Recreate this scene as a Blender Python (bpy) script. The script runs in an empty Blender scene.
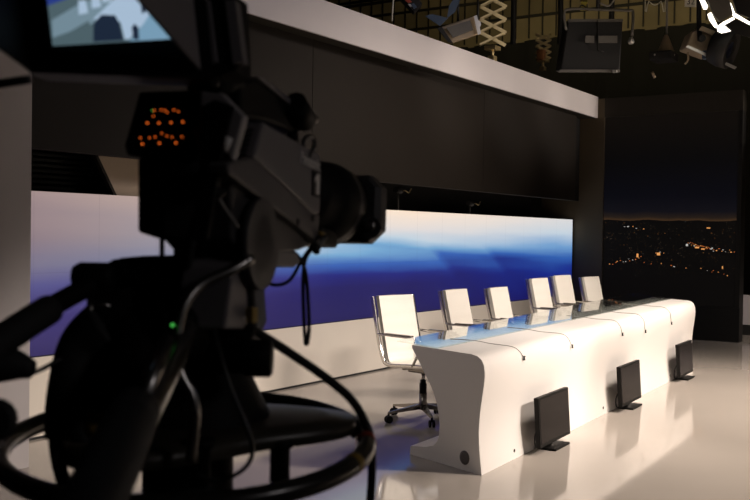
import bpy, bmesh, math, random
from mathutils import Vector, Matrix
random.seed(7)
S = bpy.context.scene
COL = S.collection
PI = math.pi
R = math.radians

# ------------------------------------------------------------------ camera
YAW, PIT, ROLL, FPX, HC = R(32.7558), R(0.9248), R(0.8111), 989.17, 1.5
fwd = Vector((math.cos(PIT)*math.cos(YAW), math.cos(PIT)*math.sin(YAW), -math.sin(PIT)))
r0 = Vector((math.sin(YAW), -math.cos(YAW), 0)); u0 = r0.cross(fwd)
rgt = r0*math.cos(ROLL) + u0*math.sin(ROLL)
upv = -r0*math.sin(ROLL) + u0*math.cos(ROLL)
CAM = Vector((0, 0, HC))
def ray(px, py): return fwd + rgt*((px-375)/FPX) - upv*((py-250)/FPX)
def at(px, py, d): return CAM + ray(px, py)*d
def at_x(px, py, X): k = ray(px, py); return CAM + k*(X/k.x)
def at_y(px, py, Y): k = ray(px, py); return CAM + k*(Y/k.y)
def at_z(px, py, Z): k = ray(px, py); return CAM + k*((Z-HC)/k.z)

cd = bpy.data.cameras.new('camera'); co = bpy.data.objects.new('camera', cd); COL.objects.link(co)
co.matrix_world = Matrix((( rgt.x, upv.x, -fwd.x, 0), (rgt.y, upv.y, -fwd.y, 0), (rgt.z, upv.z, -fwd.z, HC), (0, 0, 0, 1)))
cd.sensor_width = 36; cd.lens = FPX*36/750; cd.clip_start = .05; cd.clip_end = 100
cd.dof.use_dof = True; cd.dof.focus_distance = 7.6; cd.dof.aperture_fstop = 6.0
S.camera = co

# ------------------------------------------------------------------ materials
M = {}
def mat(name, col, rough=.5, metal=0., spec=.5, coat=0., emit=None, es=0., bump=0., bscale=40., var=0.):
    m = bpy.data.materials.new(name); m.use_nodes = True
    nt = m.node_tree; b = nt.nodes['Principled BSDF']
    b.inputs['Base Color'].default_value = (*col, 1); b.inputs['Roughness'].default_value = rough
    b.inputs['Metallic'].default_value = metal; b.inputs['Specular IOR Level'].default_value = spec
    b.inputs['Coat Weight'].default_value = coat
    if emit: b.inputs['Emission Color'].default_value = (*emit, 1); b.inputs['Emission Strength'].default_value = es
    if bump or var:
        tc = nt.nodes.new('ShaderNodeTexCoord'); n = nt.nodes.new('ShaderNodeTexNoise')
        n.inputs['Scale'].default_value = bscale; n.inputs['Detail'].default_value = 4
        nt.links.new(tc.outputs['Object'], n.inputs['Vector'])
        if bump:
            bp = nt.nodes.new('ShaderNodeBump'); bp.inputs['Strength'].default_value = bump; bp.inputs['Distance'].default_value = .01
            nt.links.new(n.outputs['Fac'], bp.inputs['Height']); nt.links.new(bp.outputs['Normal'], b.inputs['Normal'])
        if var:
            mx = nt.nodes.new('ShaderNodeMix'); mx.data_type = 'RGBA'
            mx.inputs['A'].default_value = (*[c*(1-var) for c in col], 1); mx.inputs['B'].default_value = (*[min(1, c*(1+var)) for c in col], 1)
            nt.links.new(n.outputs['Fac'], mx.inputs['Factor']); nt.links.new(mx.outputs['Result'], b.inputs['Base Color'])
    M[name] = m; return m
mat('column', (.10, .078, .050), .65, spec=.2, var=.1, bscale=2)
mat('floor', (.39, .35, .312), .075, spec=.6, var=.05, bscale=1.3)
mat('stage', (.52, .47, .41), .3, var=.04, bscale=2)
mat('ceiling', (.012, .011, .01), .9)
mat('wall_dim', (.20, .165, .10), .8, var=.5, bscale=1.1)
mat('drape', (.006, .006, .006), .95)
mat('grey_wall', (.52, .485, .495), .75, var=.04, bscale=3)
mat('panel', (.0135, .0102, .0075), .6, spec=.2, var=.1, bscale=2)
mat('panel_gap', (.004, .004, .004), .9)
mat('fascia', (.60, .56, .56), .55, var=.03, bscale=2)
mat('plinth', (.74, .68, .60), .5, var=.03, bscale=3)
mat('frame_dark', (.026, .022, .016), .6, spec=.25, var=.1, bscale=2)
mat('frame_black', (.008, .0075, .0065), .6, spec=.2)
mat('recess', (.010, .009, .008), .8)
mat('slat', (.010, .010, .008), .7, spec=.2)
mat('beige', (.40, .31, .22), .7)
mat('white_wall', (.56, .52, .55), .7)
mat('desk_white', (.80, .765, .735), .34, spec=.4)
mat('hole', (.01, .01, .01), .7)
mat('grommet', (.09, .08, .075), .5)
mat('leather', (.80, .76, .69), .42, bump=.15, bscale=90)
mat('chrome', (.62, .60, .57), .16, metal=1)
mat('dark_chrome', (.22, .20, .18), .25, metal=1)
mat('black_plastic', (.007, .0065, .006), .5)
M['black_plastic'].node_tree.nodes['Principled BSDF'].inputs['IOR'].default_value = 1.25
mat('black_matte', (.008, .008, .008), .7)
mat('screen_off', (.011, .009, .009), .15)
M['screen_off'].node_tree.nodes['Principled BSDF'].inputs['IOR'].default_value = 1.18
mat('cable_grey', (.24, .22, .20), .5)
mat('cable_black', (.012, .012, .012), .38)
mat('cam_grey', (.15, .14, .148), .5, bump=.08, bscale=200)
mat('cam_grey_dark', (.04, .038, .04), .5)
mat('shroud', (.30, .28, .285), .55)
mat('cam_grey_mid', (.085, .08, .083), .5)
mat('cam_black', (.006, .006, .006), .6)
M['cam_black'].node_tree.nodes['Principled BSDF'].inputs['IOR'].default_value = 1.2
mat('glass_lens', (.01, .012, .02), .05, spec=.8)
mat('brushed', (.34, .33, .32), .3, metal=1)
mat('rubber', (.018, .018, .018), .75)
mat('dish', (.030, .026, .019), .38)
mat('ring_paint', (.016, .015, .014), .3, coat=.3)
mat('red_tape', (.35, .05, .02), .5)
mat('yellow_tape', (.32, .2, .03), .5)
mat('white_print', (.75, .73, .70), .5)
mat('led_orange', (.3, .1, .02), .5, emit=(1, .17, .02), es=1.25)
mat('led_green', (.05, .3, .05), .5, emit=(.1, .8, .12), es=.5)
mat('brass', (.56, .44, .22), .38, metal=.75)
mat('lamp_grey', (.11, .10, .085), .5)
mat('lamp_dark', (.012, .011, .010), .55, spec=.3)
mat('lamp_blue', (.05, .075, .12), .35)
mat('lamp_glow', (1, .95, .85), .4, emit=(1, .93, .80), es=2.6)
mat('door_metal', (.62, .60, .56), .35, metal=.6)
mat('foil', (.34, .26, .17), .4, metal=.3)
mat('sign_yellow', (.62, .5, .05), .5)
mat('sign_white', (.55, .53, .46), .5)
mat('ink', (.01, .01, .01), .6)
mat('orange_part', (.30, .12, .04), .5)
# pictures shown by the operator's monitor (given off by the screen)
for n, c, e in (('vf_blue', (.04, .08, .42), .55), ('vf_white', (.50, .66, .85), .75), ('vf_pale', (.30, .45, .55), .55),
                ('vf_floor', (.24, .43, .60), .75), ('vf_dark', (.02, .035, .07), .6), ('vf_navy', (.03, .04, .17), .6), ('vf_grey', (.12, .19, .22), .6)):
    mat(n, (.01, .01, .01), .25, emit=c, es=e)

# reflective glass laid on the desk
def clear_glass():
    m = bpy.data.materials.new('desk_glass'); m.use_nodes = True; nt = m.node_tree
    for n in list(nt.nodes):
        if n.type == 'BSDF_PRINCIPLED': nt.nodes.remove(n)
    out = [n for n in nt.nodes if n.type == 'OUTPUT_MATERIAL'][0]
    t = nt.nodes.new('ShaderNodeBsdfTransparent'); t.inputs[0].default_value = (.90, .93, .92, 1)
    gs = nt.nodes.new('ShaderNodeBsdfGlossy'); gs.inputs['Roughness'].default_value = .015; gs.inputs[0].default_value = (1, 1, 1, 1)
    fr = nt.nodes.new('ShaderNodeFresnel'); ge = nt.nodes.new('ShaderNodeNewGeometry'); ma = nt.nodes.new('ShaderNodeMapRange'); nt.links.new(ge.outputs['Backfacing'], ma.inputs[0]); ma.inputs[3].default_value = 1.5; ma.inputs[4].default_value = 1/1.5; nt.links.new(ma.outputs[0], fr.inputs['IOR'])
    mx = nt.nodes.new('ShaderNodeMixShader'); nt.links.new(fr.outputs[0], mx.inputs[0]); nt.links.new(t.outputs[0], mx.inputs[1]); nt.links.new(gs.outputs[0], mx.inputs[2])
    nt.links.new(mx.outputs[0], out.inputs[0]); M['desk_glass'] = m
clear_glass()

def N(nt, t, **k):
    n = nt.nodes.new(t)
    for a, b in k.items(): setattr(n, a, b)
    return n
def ramp(nt, stops, src=None, interp='LINEAR'):
    n = nt.nodes.new('ShaderNodeValToRGB'); e = n.color_ramp.elements; n.color_ramp.interpolation = interp
    while len(e) < len(stops): e.new(.5)
    for q, (p, c) in zip(e, stops): q.position = p; q.color = (*c, 1) if len(c) == 3 else c
    if src: nt.links.new(src, n.inputs['Fac'])
    return n
def mth(nt, op, a, b=None, c=None):
    n = nt.nodes.new('ShaderNodeMath'); n.operation = op
    for i, v in enumerate((a, b, c)):
        if v is None: continue
        if isinstance(v, (int, float)): n.inputs[i].default_value = v
        else: nt.links.new(v, n.inputs[i])
    return n.outputs[0]
def srgb(r, g, b):
    f = lambda v: (v/255/12.92 if v/255 <= .04045 else ((v/255+.055)/1.055)**2.4)
    return (f(r), f(g), f(b))
def mixc(nt, fac, a, b):
    n = nt.nodes.new('ShaderNodeMix'); n.data_type = 'RGBA'
    if isinstance(fac, (int, float)): n.inputs['Factor'].default_value = fac
    else: nt.links.new(fac, n.inputs['Factor'])
    for k, v in (('A', a), ('B', b)):
        if isinstance(v, tuple): n.inputs[k].default_value = (*v, 1)
        else: nt.links.new(v, n.inputs[k])
    return n.outputs['Result']

def make_sky_screen():
    # the picture on the LED wall: object x = along, z = up
    m = bpy.data.materials.new('led_sky'); m.use_nodes = True; nt = m.node_tree; b = nt.nodes['Principled BSDF']
    b.inputs['Base Color'].default_value = (.01, .01, .012, 1); b.inputs['Roughness'].default_value = .4
    tc = N(nt, 'ShaderNodeTexCoord'); sp = N(nt, 'ShaderNodeSeparateXYZ'); nt.links.new(tc.outputs['Object'], sp.inputs[0])
    x, z = sp.outputs['X'], sp.outputs['Z']
    u = mth(nt, 'DIVIDE', x, 10.8)                 # 0..1 left to right
    v = mth(nt, 'DIVIDE', z, 1.18)                 # 0..1 bottom to top
    mp = N(nt, 'ShaderNodeMapping'); nt.links.new(tc.outputs['Object'], mp.inputs[0]); mp.inputs['Scale'].default_value = (.22, 1, 2.4)
    n1 = N(nt, 'ShaderNodeTexNoise'); n1.inputs['Scale'].default_value = 1.5; n1.inputs['Detail'].default_value = 4; nt.links.new(mp.outputs[0], n1.inputs[0])
    w = mth(nt, 'MULTIPLY', mth(nt, 'SUBTRACT', n1.outputs['Fac'], .5), .20)
    # a long streak of cloud shade running down to the right
    d = mth(nt, 'SUBTRACT', mth(nt, 'ADD', v, mth(nt, 'MULTIPLY', u, .55)), .93)
    st = mth(nt, 'MULTIPLY', mth(nt, 'SUBTRACT', 1., mth(nt, 'SMOOTH_MIN', 1., mth(nt, 'ABSOLUTE', mth(nt, 'MULTIPLY', d, 9.)), .2)), .07)
    def wedge(u0, sl, u1):   # slanting edge at u0, fading towards u1
        e = mth(nt, 'SUBTRACT', u, mth(nt, 'ADD', u0, mth(nt, 'MULTIPLY', mth(nt, 'SUBTRACT', .75, v), sl)))
        on = mth(nt, 'SMOOTH_MAX', 0., mth(nt, 'MINIMUM', 1., mth(nt, 'MULTIPLY', e, 45.)), .05)
        off = mth(nt, 'MAXIMUM', 0., mth(nt, 'SUBTRACT', 1., mth(nt, 'DIVIDE', mth(nt, 'MAXIMUM', e, 0.), u1)))
        return mth(nt, 'MULTIPLY', on, off)
    low = ramp(nt, [(.56, (1, 1, 1)), (.70, (0, 0, 0))], v)
    wd = mth(nt, 'MULTIPLY', mth(nt, 'MULTIPLY', mth(nt, 'ADD', wedge(.555, .20, .10), wedge(.69, .20, .16)), low.outputs[0]), .08)
    vv = mth(nt, 'SUBTRACT', mth(nt, 'SUBTRACT', mth(nt, 'ADD', v, w), st), wd)
    left = ramp(nt, [(0, srgb(38, 28, 88)), (.25, srgb(46, 36, 106)), (.42, srgb(76, 74, 132)), (.56, srgb(116, 110, 134)), (.72, srgb(136, 118, 126)), (1, srgb(160, 138, 136))], vv)  # picture colours, with the LEDs' dimming at an oblique view put in
    right = ramp(nt, [(0, srgb(24, 19, 82)), (.28, srgb(24, 20, 92)), (.38, srgb(27, 34, 122)), (.49, srgb(54, 98, 178)), (.60, srgb(118, 168, 208)), (.70, srgb(190, 208, 222)), (.80, srgb(224, 218, 216)), (1, srgb(252, 228, 204))], vv)
    far = ramp(nt, [(0, srgb(22, 23, 98)), (.3, srgb(26, 44, 136)), (.5, srgb(52, 98, 176)), (.66, srgb(112, 158, 206)), (.82, srgb(196, 210, 222)), (1, srgb(222, 218, 216))], vv)
    k1 = ramp(nt, [(0.05, (0, 0, 0)), (.20, (.25, .25, .25)), (.40, (1, 1, 1))], u)
    k2 = ramp(nt, [(.55, (0, 0, 0)), (.95, (1, 1, 1))], u)
    c = mixc(nt, k2.outputs[0], mixc(nt, k1.outputs[0], left.outputs[0], right.outputs[0]), far.outputs[0])
    # cabinet seams, faint
    fx = mth(nt, 'FRACT', mth(nt, 'DIVIDE', x, .6)); sx = mth(nt, 'LESS_THAN', fx, .012)
    fz = mth(nt, 'FRACT', mth(nt, 'DIVIDE', z, .59)); sz = mth(nt, 'LESS_THAN', fz, .012)
    seam = mth(nt, 'MULTIPLY', mth(nt, 'MAXIMUM', sx, sz), .12)
    c = mixc(nt, seam, c, (.0, .0, .02))
    nt.links.new(c, b.inputs['Emission Color']); b.inputs['Emission Strength'].default_value = 1.0
    M['led_sky'] = m
make_sky_screen()

def make_city_screen():
    # night city picture: object y = along (0..2), z = up (0..2.8)
    m = bpy.data.materials.new('night_city'); m.use_nodes = True; nt = m.node_tree; b = nt.nodes['Principled BSDF']
    b.inputs['Base Color'].default_value = (.002, .002, .002, 1); b.inputs['Roughness'].default_value = .6; b.inputs['Specular IOR Level'].default_value = .1
    tc = N(nt, 'ShaderNodeTexCoord'); sp = N(nt, 'ShaderNodeSeparateXYZ'); nt.links.new(tc.outputs['Object'], sp.inputs[0])
    y, z = sp.outputs['Y'], sp.outputs['Z']
    n0 = N(nt, 'ShaderNodeTexNoise'); n0.inputs['Scale'].default_value = 1.7; n0.inputs['Detail'].default_value = 5; nt.links.new(tc.outputs['Object'], n0.inputs[0])
    ridge = mth(nt, 'ADD', 1.27, mth(nt, 'MULTIPLY', mth(nt, 'SUBTRACT', n0.outputs['Fac'], .5), .10))
    h = mth(nt, 'SUBTRACT', z, ridge)
    sky = ramp(nt, [(0, srgb(70, 50, 32)), (.03, srgb(40, 31, 25)), (.09, srgb(18, 17, 23)), (.25, srgb(10, 10, 17)), (.6, srgb(9, 8, 9)), (1, srgb(17, 13, 10))], mth(nt, 'DIVIDE', h, 1.5))
    land = srgb(11, 9, 8)
    isl = mth(nt, 'LESS_THAN', h, 0.)
    c = mixc(nt, isl, sky.outputs[0], land)
    # scattered city lights: one dot per voronoi cell, only some cells lit, denser in bands
    mp = N(nt, 'ShaderNodeMapping'); mp.inputs['Scale'].default_value = (0, 1, 1.7); nt.links.new(tc.outputs['Object'], mp.inputs[0])
    tot = None
    for sc, thr, dens, col in ((19, .13, .80, (.8, .34, .10)), (34, .17, .80, (.45, .32, .2)), (12, .07, .80, (.45, .46, .48))):
        vo = N(nt, 'ShaderNodeTexVoronoi'); vo.inputs['Scale'].default_value = sc; nt.links.new(mp.outputs[0], vo.inputs['Vector'])
        wn = N(nt, 'ShaderNodeSeparateColor'); nt.links.new(vo.outputs['Color'], wn.inputs[0])
        dot = mth(nt, 'LESS_THAN', vo.outputs['Distance'], thr)
        lit = mth(nt, 'GREATER_THAN', wn.outputs[0], dens)
        q = mth(nt, 'MULTIPLY', mth(nt, 'MULTIPLY', dot, lit), wn.outputs[1])
        tot = (q, col) if tot is None else tot
        nb = N(nt, 'ShaderNodeTexNoise'); nb.inputs['Scale'].default_value = 2.6 + sc*.05; nb.inputs['Detail'].default_value = 2; nt.links.new(mp.outputs[0], nb.inputs[0])
        pat = ramp(nt, [(.42, (0, 0, 0)), (.62, (1, 1, 1))], nb.outputs['Fac'])
        band = ramp(nt, [(.12, (0, 0, 0)), (.30, (.7, .7, .7)), (.40, (1, 1, 1)), (.445, (.55, .55, .55)), (.455, (0, 0, 0))], mth(nt, 'DIVIDE', z, 2.8))
        f = mth(nt, 'MULTIPLY', mth(nt, 'MULTIPLY', mth(nt, 'MULTIPLY', q, pat.outputs[0]), band.outputs[0]), .8)
        c = mixc(nt, f, c, col)
    nt.links.new(c, b.inputs['Emission Color']); b.inputs['Emission Strength'].default_value = .8
    M['night_city'] = m
make_city_screen()
for n, c, e in (('glow_warm', (1, .42, .12), .8), ('glow_white', (.9, .86, .8), .6), ('glow_amber', (1, .25, .05), .45)):
    mat(n, (.01, .01, .01), .5, emit=c, es=e)

# ------------------------------------------------------------------ helpers
class MB:
    def __init__(s): s.bm = bmesh.new(); s.mats = []; s.cur = 0
    def m(s, name):
        if name not in s.mats: s.mats.append(name)
        s.cur = s.mats.index(name); return s
    def _f(s, faces, smooth=False):
        for f in faces: f.material_index = s.cur; f.smooth = smooth
    def poly(s, pts, smooth=False):
        vs = [s.bm.verts.new(p) for p in pts]; f = s.bm.faces.new(vs); s._f([f], smooth); return s
    def box(s, c, size, rot=None, bevel=0.):
        t = bmesh.new(); bmesh.ops.create_cube(t, size=1)
        for v in t.verts: v.co = Vector((v.co.x*size[0], v.co.y*size[1], v.co.z*size[2]))
        if bevel: bmesh.ops.bevel(t, geom=list(t.edges), offset=bevel, segments=2, profile=.6, affect='EDGES')
        mx = (rot.to_4x4() if rot is not None else Matrix.Identity(4)); mx = Matrix.Translation(c) @ mx
        return s._merge(t, mx)
    def _merge(s, t, mx, smooth=False):
        d = {}
        for v in t.verts: d[v] = s.bm.verts.new(mx @ v.co)
        for f in t.faces:
            try: nf = s.bm.faces.new([d[v] for v in f.verts])
            except ValueError: continue
            nf.material_index = s.cur; nf.smooth = smooth or f.smooth
        t.free(); return s
    def tube(s, pts, r, seg=10, smoothpath=0, closed=False, cap=True):
        P = [Vector(p) for p in pts]
        if smoothpath: P = catmull(P, smoothpath, closed)
        n = len(P); rs = r if isinstance(r, (list, tuple)) else [r]*n
        if len(rs) != n: rs = [rs[0] + (rs[-1]-rs[0])*i/(n-1) for i in range(n)]
        T = []
        for i in range(n):
            a = P[(i-1) % n] if (closed or i > 0) else P[i]; b = P[(i+1) % n] if (closed or i < n-1) else P[i]
            d = b-a; T.append(d.normalized() if d.length > 1e-9 else Vector((0, 0, 1)))
        ref = Vector((0, 0, 1)) if abs(T[0].z) < .9 else Vector((1, 0, 0))
        nn = (ref - T[0]*ref.dot(T[0])).normalized(); rings = []
        for i in range(n):
            nn = (nn - T[i]*nn.dot(T[i]))
            nn = nn.normalized() if nn.length > 1e-6 else T[i].orthogonal().normalized()
            bb = T[i].cross(nn)
            rings.append([s.bm.verts.new(P[i] + (nn*math.cos(2*PI*k/seg) + bb*math.sin(2*PI*k/seg))*rs[i]) for k in range(seg)])
        for i in range(n if closed else n-1):
            A, B = rings[i], rings[(i+1) % n]
            s._f([s.bm.faces.new((A[k], A[(k+1) % seg], B[(k+1) % seg], B[k])) for k in range(seg)], True)
        if cap and not closed:
            s._f([s.bm.faces.new(rings[0][::-1]), s.bm.faces.new(rings[-1])])
        return s
    def lathe(s, prof, c=(0, 0, 0), axis=None, seg=24, cap=True):
        # prof = [(radius, height)], axis = rotation matrix (3x3) taking z to the wanted axis
        rot = axis if axis is not None else Matrix.Identity(3); c = Vector(c); rings = []
        for r_, h in prof:
            rings.append([s.bm.verts.new(c + rot @ Vector((r_*math.cos(2*PI*k/seg), r_*math.sin(2*PI*k/seg), h))) for k in range(seg)])
        for A, B in zip(rings, rings[1:]):
            s._f([s.bm.faces.new((A[k], A[(k+1) % seg], B[(k+1) % seg], B[k])) for k in range(seg)], True)
        if cap:
            s._f([s.bm.faces.new(rings[0][::-1]), s.bm.faces.new(rings[-1])])
        return s
    def loft(s, sections, closed=True, caps=True, smooth=True):
        rings = [[s.bm.verts.new(p) for p in q] for q in sections]; n = len(rings[0])
        for A, B in zip(rings, rings[1:]):
            for k in range(n if closed else n-1):
                s._f([s.bm.faces.new((A[k], A[(k+1) % n], B[(k+1) % n], B[k]))], smooth)
        if caps:
            s._f([s.bm.faces.new(rings[0][::-1]), s.bm.faces.new(rings[-1])])
        return s
    def prism(s, pts2, y0, y1, axes='xz'):
        # outline in two axes, extruded along the third
        def mk(p, h):
            if axes == 'xz': return (p[0], h, p[1])
            if axes == 'yz': return (h, p[0], p[1])
            return (p[0], p[1], h)
        A = [s.bm.verts.new(mk(p, y0)) for p in pts2]; B = [s.bm.verts.new(mk(p, y1)) for p in pts2]; n = len(A)
        fs = [s.bm.faces.new((A[k], A[(k+1) % n], B[(k+1) % n], B[k])) for k in range(n)] + [s.bm.faces.new(A[::-1]), s.bm.faces.new(B)]
        s._f(fs); return s
    def build(s, name, parent=None, world=False, bevel=0., auto=True, loc=None):
        bmesh.ops.recalc_face_normals(s.bm, faces=list(s.bm.faces))
        me = bpy.data.meshes.new(name)
        o = bpy.data.objects.new(name, me)
        off = Vector((0, 0, 0))
        if parent is not None and world:
            inv = (Matrix.Translation(parent.location) @ parent.rotation_euler.to_matrix().to_4x4()).inverted() if parent.parent is None else \
                  (Matrix.Translation(parent.parent.location) @ parent.parent.rotation_euler.to_matrix().to_4x4()).inverted()
            for v in s.bm.verts: v.co = inv @ v.co
        if parent is None and loc is not None:
            for v in s.bm.verts: v.co -= Vector(loc)
            o.location = loc
        s.bm.to_mesh(me); s.bm.free()
        for n in (s.mats or ['black_matte']): me.materials.append(M[n])
        COL.objects.link(o)
        if parent is not None: o.parent = parent
        if bevel:
            b = o.modifiers.new('bevel', 'BEVEL'); b.width = bevel; b.segments = 2; b.limit_method = 'ANGLE'; b.angle_limit = R(40)
        return o
def catmull(P, k, closed=False):
    n = len(P); out = []
    rng = range(n) if closed else range(n-1)
    for i in rng:
        p1, p2 = P[i], P[(i+1) % n]
        p0 = P[(i-1) % n] if (closed or i > 0) else p1*2-p2
        p3 = P[(i+2) % n] if (closed or i < n-2) else p2*2-p1
        for j in range(k):
            t = j/k
            out.append(.5*((2*p1) + (p2-p0)*t + (2*p0-5*p1+4*p2-p3)*t*t + (3*p1-p0-3*p2+p3)*t**3))
    if not closed: out.append(P[-1])
    return out
def tag(o, label, cat, group=None, kind=None):
    if label: o['label'] = label
    if cat: o['category'] = cat
    if group: o['group'] = group
    if kind: o['kind'] = kind
    return o
def thing(name, loc, label, cat, rot=None, group=None):
    o = bpy.data.objects.new(name, None); COL.objects.link(o); o.location = loc; o.empty_display_size = .1
    if rot is not None: o.rotation_euler = rot
    return tag(o, label, cat, group)
def lab(o, s): o['label'] = s; return o
def copy_tree(o, parent=None):
    c = o.copy(); COL.objects.link(c)
    if parent is not None: c.parent = parent
    for ch in list(o.children): copy_tree(ch, c)
    return c
def zto(d):
    d = Vector(d).normalized(); return d.to_track_quat('Z', 'Y').to_matrix()
def bx(name, material, lo, hi, label=None, cat=None, kind=None, parent=None, bevel=0.):
    lo, hi = Vector(lo), Vector(hi)
    o = MB().m(material).box((lo+hi)/2, hi-lo).build(name, parent=parent, bevel=bevel, loc=(lo+hi)/2 if parent is None else None)
    if label or kind: tag(o, label, cat, kind=kind)
    return o
def text_mesh(name, txt, size, material, mx, parent=None, extrude=.0006, world=False, align='CENTER'):
    cu = bpy.data.curves.new('t', 'FONT'); cu.body = txt; cu.size = size; cu.align_x = align; cu.align_y = 'CENTER'; cu.extrude = extrude
    t = bpy.data.objects.new('t', cu); COL.objects.link(t)
    dg = bpy.context.evaluated_depsgraph_get(); me = bpy.data.meshes.new_from_object(t.evaluated_get(dg))
    bpy.data.objects.remove(t)
    me.transform(mx); me.materials.clear(); me.materials.append(M[material])
    o = bpy.data.objects.new(name, me); COL.objects.link(o)
    if parent is not None: o.parent = parent
    return o

# ------------------------------------------------------------------ the setting
YW = 5.83                    # plane of the LED wall and plinth
XR = 14.9                    # plane of the end wall of the set
st = 'structure'
bx('floor', 'floor', (-4, -8, -.1), (19.2, 17, 0), 'glossy pale grey studio floor', 'floor', st)
bx('ceiling', 'ceiling', (-4, -8, 8.), (19.2, 17, 8.1), 'black studio ceiling', 'ceiling', st)
bx('wall_far', 'wall_dim', (19.0, -8, 5.5), (19.2, 17, 8), 'dim olive upper studio wall', 'wall', st)
bx('wall_front', 'drape', (-4, -8.1, 0), (19.2, -8, 8), 'black studio wall', 'wall', st)
bx('wall_behind', 'drape', (-4.1, -8, 0), (-4, 17, 8), 'black studio wall', 'wall', st)
bx('wall_side', 'wall_dim', (-4, 17, 0), (19.2, 17.1, 8), 'dim studio wall', 'wall', st)
# black drape hung below the lit strip of the far wall, in folds
d = MB().m('drape'); pts = []
n = 150
for i in range(n+1):
    y = -7.9 + 24.8*i/n; pts.append((18.82 + .06*math.sin(i*1.9) + .03*math.sin(i*.77), y))
d.loft([[(x, y, z) for x, y in pts] for z in (.02, 2.8, 5.52)], closed=False, caps=False)
tag(d.build('curtain', loc=(18.8, 4.5, 0)), 'black floor length drape hung along the far studio wall', 'curtain')
# ribs and rails on the upper far wall
mb = MB().m('lamp_dark')
for i in range(60):
    y = -2 + i*.3; mb.box((18.985, y, 6.7), (.03, .022, 2.4))
for z in (6.05, 6.75): mb.box((18.96, 6.5, z), (.05, 19, .05))
tag(mb.build('trim_1'), None, None, kind=st)
tag(bx('trim_2', 'wall_dim', (18.86, -2, 5.50), (18.95, 16, 5.57)), None, None, kind=st)

# plinth below the LED wall, LED wall, recess, panels, fascia
bx('wall_plinth', 'plinth', (2.2, YW, 0), (XR, YW+.5, .585), 'cream plinth wall below the video wall', 'wall', st)
bx('baseboard_back', 'hole', (2.2, YW-.004, 0), (XR, YW, .018), None, None, st)
vw = thing('video_wall', (4.0, YW+.02, .592), 'long LED video wall glowing with a blue and peach dusk sky', 'video wall')
MB().m('led_sky').box((5.43, .04, .59), (10.86, .08, 1.18)).build('screen', vw)
MB().m('frame_black').box((5.43, .04, -.004), (10.9, .085, .008)).box((5.43, .11, .59), (10.86, .06, 1.18)).box((10.87, .05, .59), (.016, .1, 1.2)).build('frame', vw)
bx('wall_recess', 'recess', (2.2, YW+.75, .5), (XR, YW+.85, 3.4), 'black recess behind the video wall', 'wall', st)
# upper dark panels
seams = [2.2, 7.68, 11.35, 14.52]
for a, b in zip(seams, seams[1:]):
    o = bx('wall_panel', 'panel', (a+.004, 5.68, 2.058), (b-.004, 5.76, 3.6), 'dark brown upper wall panel over the video wall', 'panel', st)
bx('trim_3', 'panel_gap', (2.2, 5.77, 2.065), (XR, 5.83, 3.6), None, None, st)
# slatted grille and beige slanted board seen through the gap at the left
gr = thing('slatted_grille', (5.3, YW+.44, 1.96), 'black slatted grille in the gap above the left end of the video wall', 'grille')
for i in range(9):
    MB().m('slat').box((0, 0, -.18+i*.042), (2.6, .03, .022)).build('slat', gr)
for sx in (-1.25, 1.25): MB().m('slat').box((sx, .03, -.60), (.04, .03, 1.55)).build('post', gr)
sl = MB().m('beige')
sl.prism([(5.28, 2.12), (6.5, 2.12), (6.5, 1.75), (5.52, 1.75)], YW+.16, YW+.19)
sl.m('panel').prism([(5.25, 2.12), (5.28, 2.12), (5.52, 1.75), (5.49, 1.75)], YW+.155, YW+.195)
tag(sl.build('board', loc=(6, YW+.17, 1.75)), 'beige board with a slanted left edge in the gap above the video wall', 'board')
# clutter in the gap: little lamps clipped there
for i, (px, py) in enumerate(((398, 190), (470, 203))):
    p = at_y(px, py, YW+.12)
    t = thing('clip_lamp', p, ['small black clip lamp in the gap above the video wall, nearer the television camera',
                               'small black clip lamp in the gap above the video wall, nearer the desk end'][i], 'lamp', group='clip lamps')
    MB().m('lamp_dark').tube([(-.05, 0, 0), (.06, 0, -.01)], .035, 12).build('housing', t)
    MB().m('brass').tube([(.03, 0, -.02), (.16, 0, 0), (.24, 0, -.02), (.3, 0, .03)], .006, 6, 4).build('bracket', t)
    hgt = p.z-1.775; MB().m('lamp_dark').box((.0, 0, -hgt/2), (.02, .02, hgt)).box((0, 0, -hgt+.006), (.1, .06, .012)).build('stem', t)
# pale fascia beam
fb = MB().m('fascia'); fb.box(((2.2+XR)/2, 5.63, 3.525), (XR-2.2, .30, .33)); 
tag(fb.build('trim_4', loc=(8, 5.6, 3.5)), 'long pale beam over the dark panels', None, kind=st)
fs = MB().m('frame_dark').box(((2.2+XR)/2, 5.66, 3.375), (XR-2.2, .30, .03)); tag(fs.build('trim_5'), None, None, kind=st)

# end wall of the set with the night picture
bx('wall_right', 'column', (XR, 5.37, 0), (XR+.25, 6.4, 3.66), 'dark brown column at the end of the set', 'wall', st)
bx('trim_6', 'frame_dark', (XR, 3.30, 3.365), (XR+.25, 5.37, 3.66), None, None, st)
bx('trim_7', 'frame_black', (XR+.0, 3.30, 0), (XR+.25, 5.37, .50), None, None, st)
bx('trim_8', 'frame_black', (XR, 3.30, .50), (XR+.25, 3.36, 3.365), None, None, st)
bx('trim_9', 'frame_black', (XR-.02, 3.29, 0), (XR+.02, 5.8, .50), None, None, st)
cs = thing('night_city_backdrop', (XR+.03, 3.36, .50), 'tall dark backdrop screen showing a city skyline at night', 'backdrop')
MB().m('night_city').box((.03, 1.005, 1.4325), (.06, 2.01, 2.865)).build('picture', cs)
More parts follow.
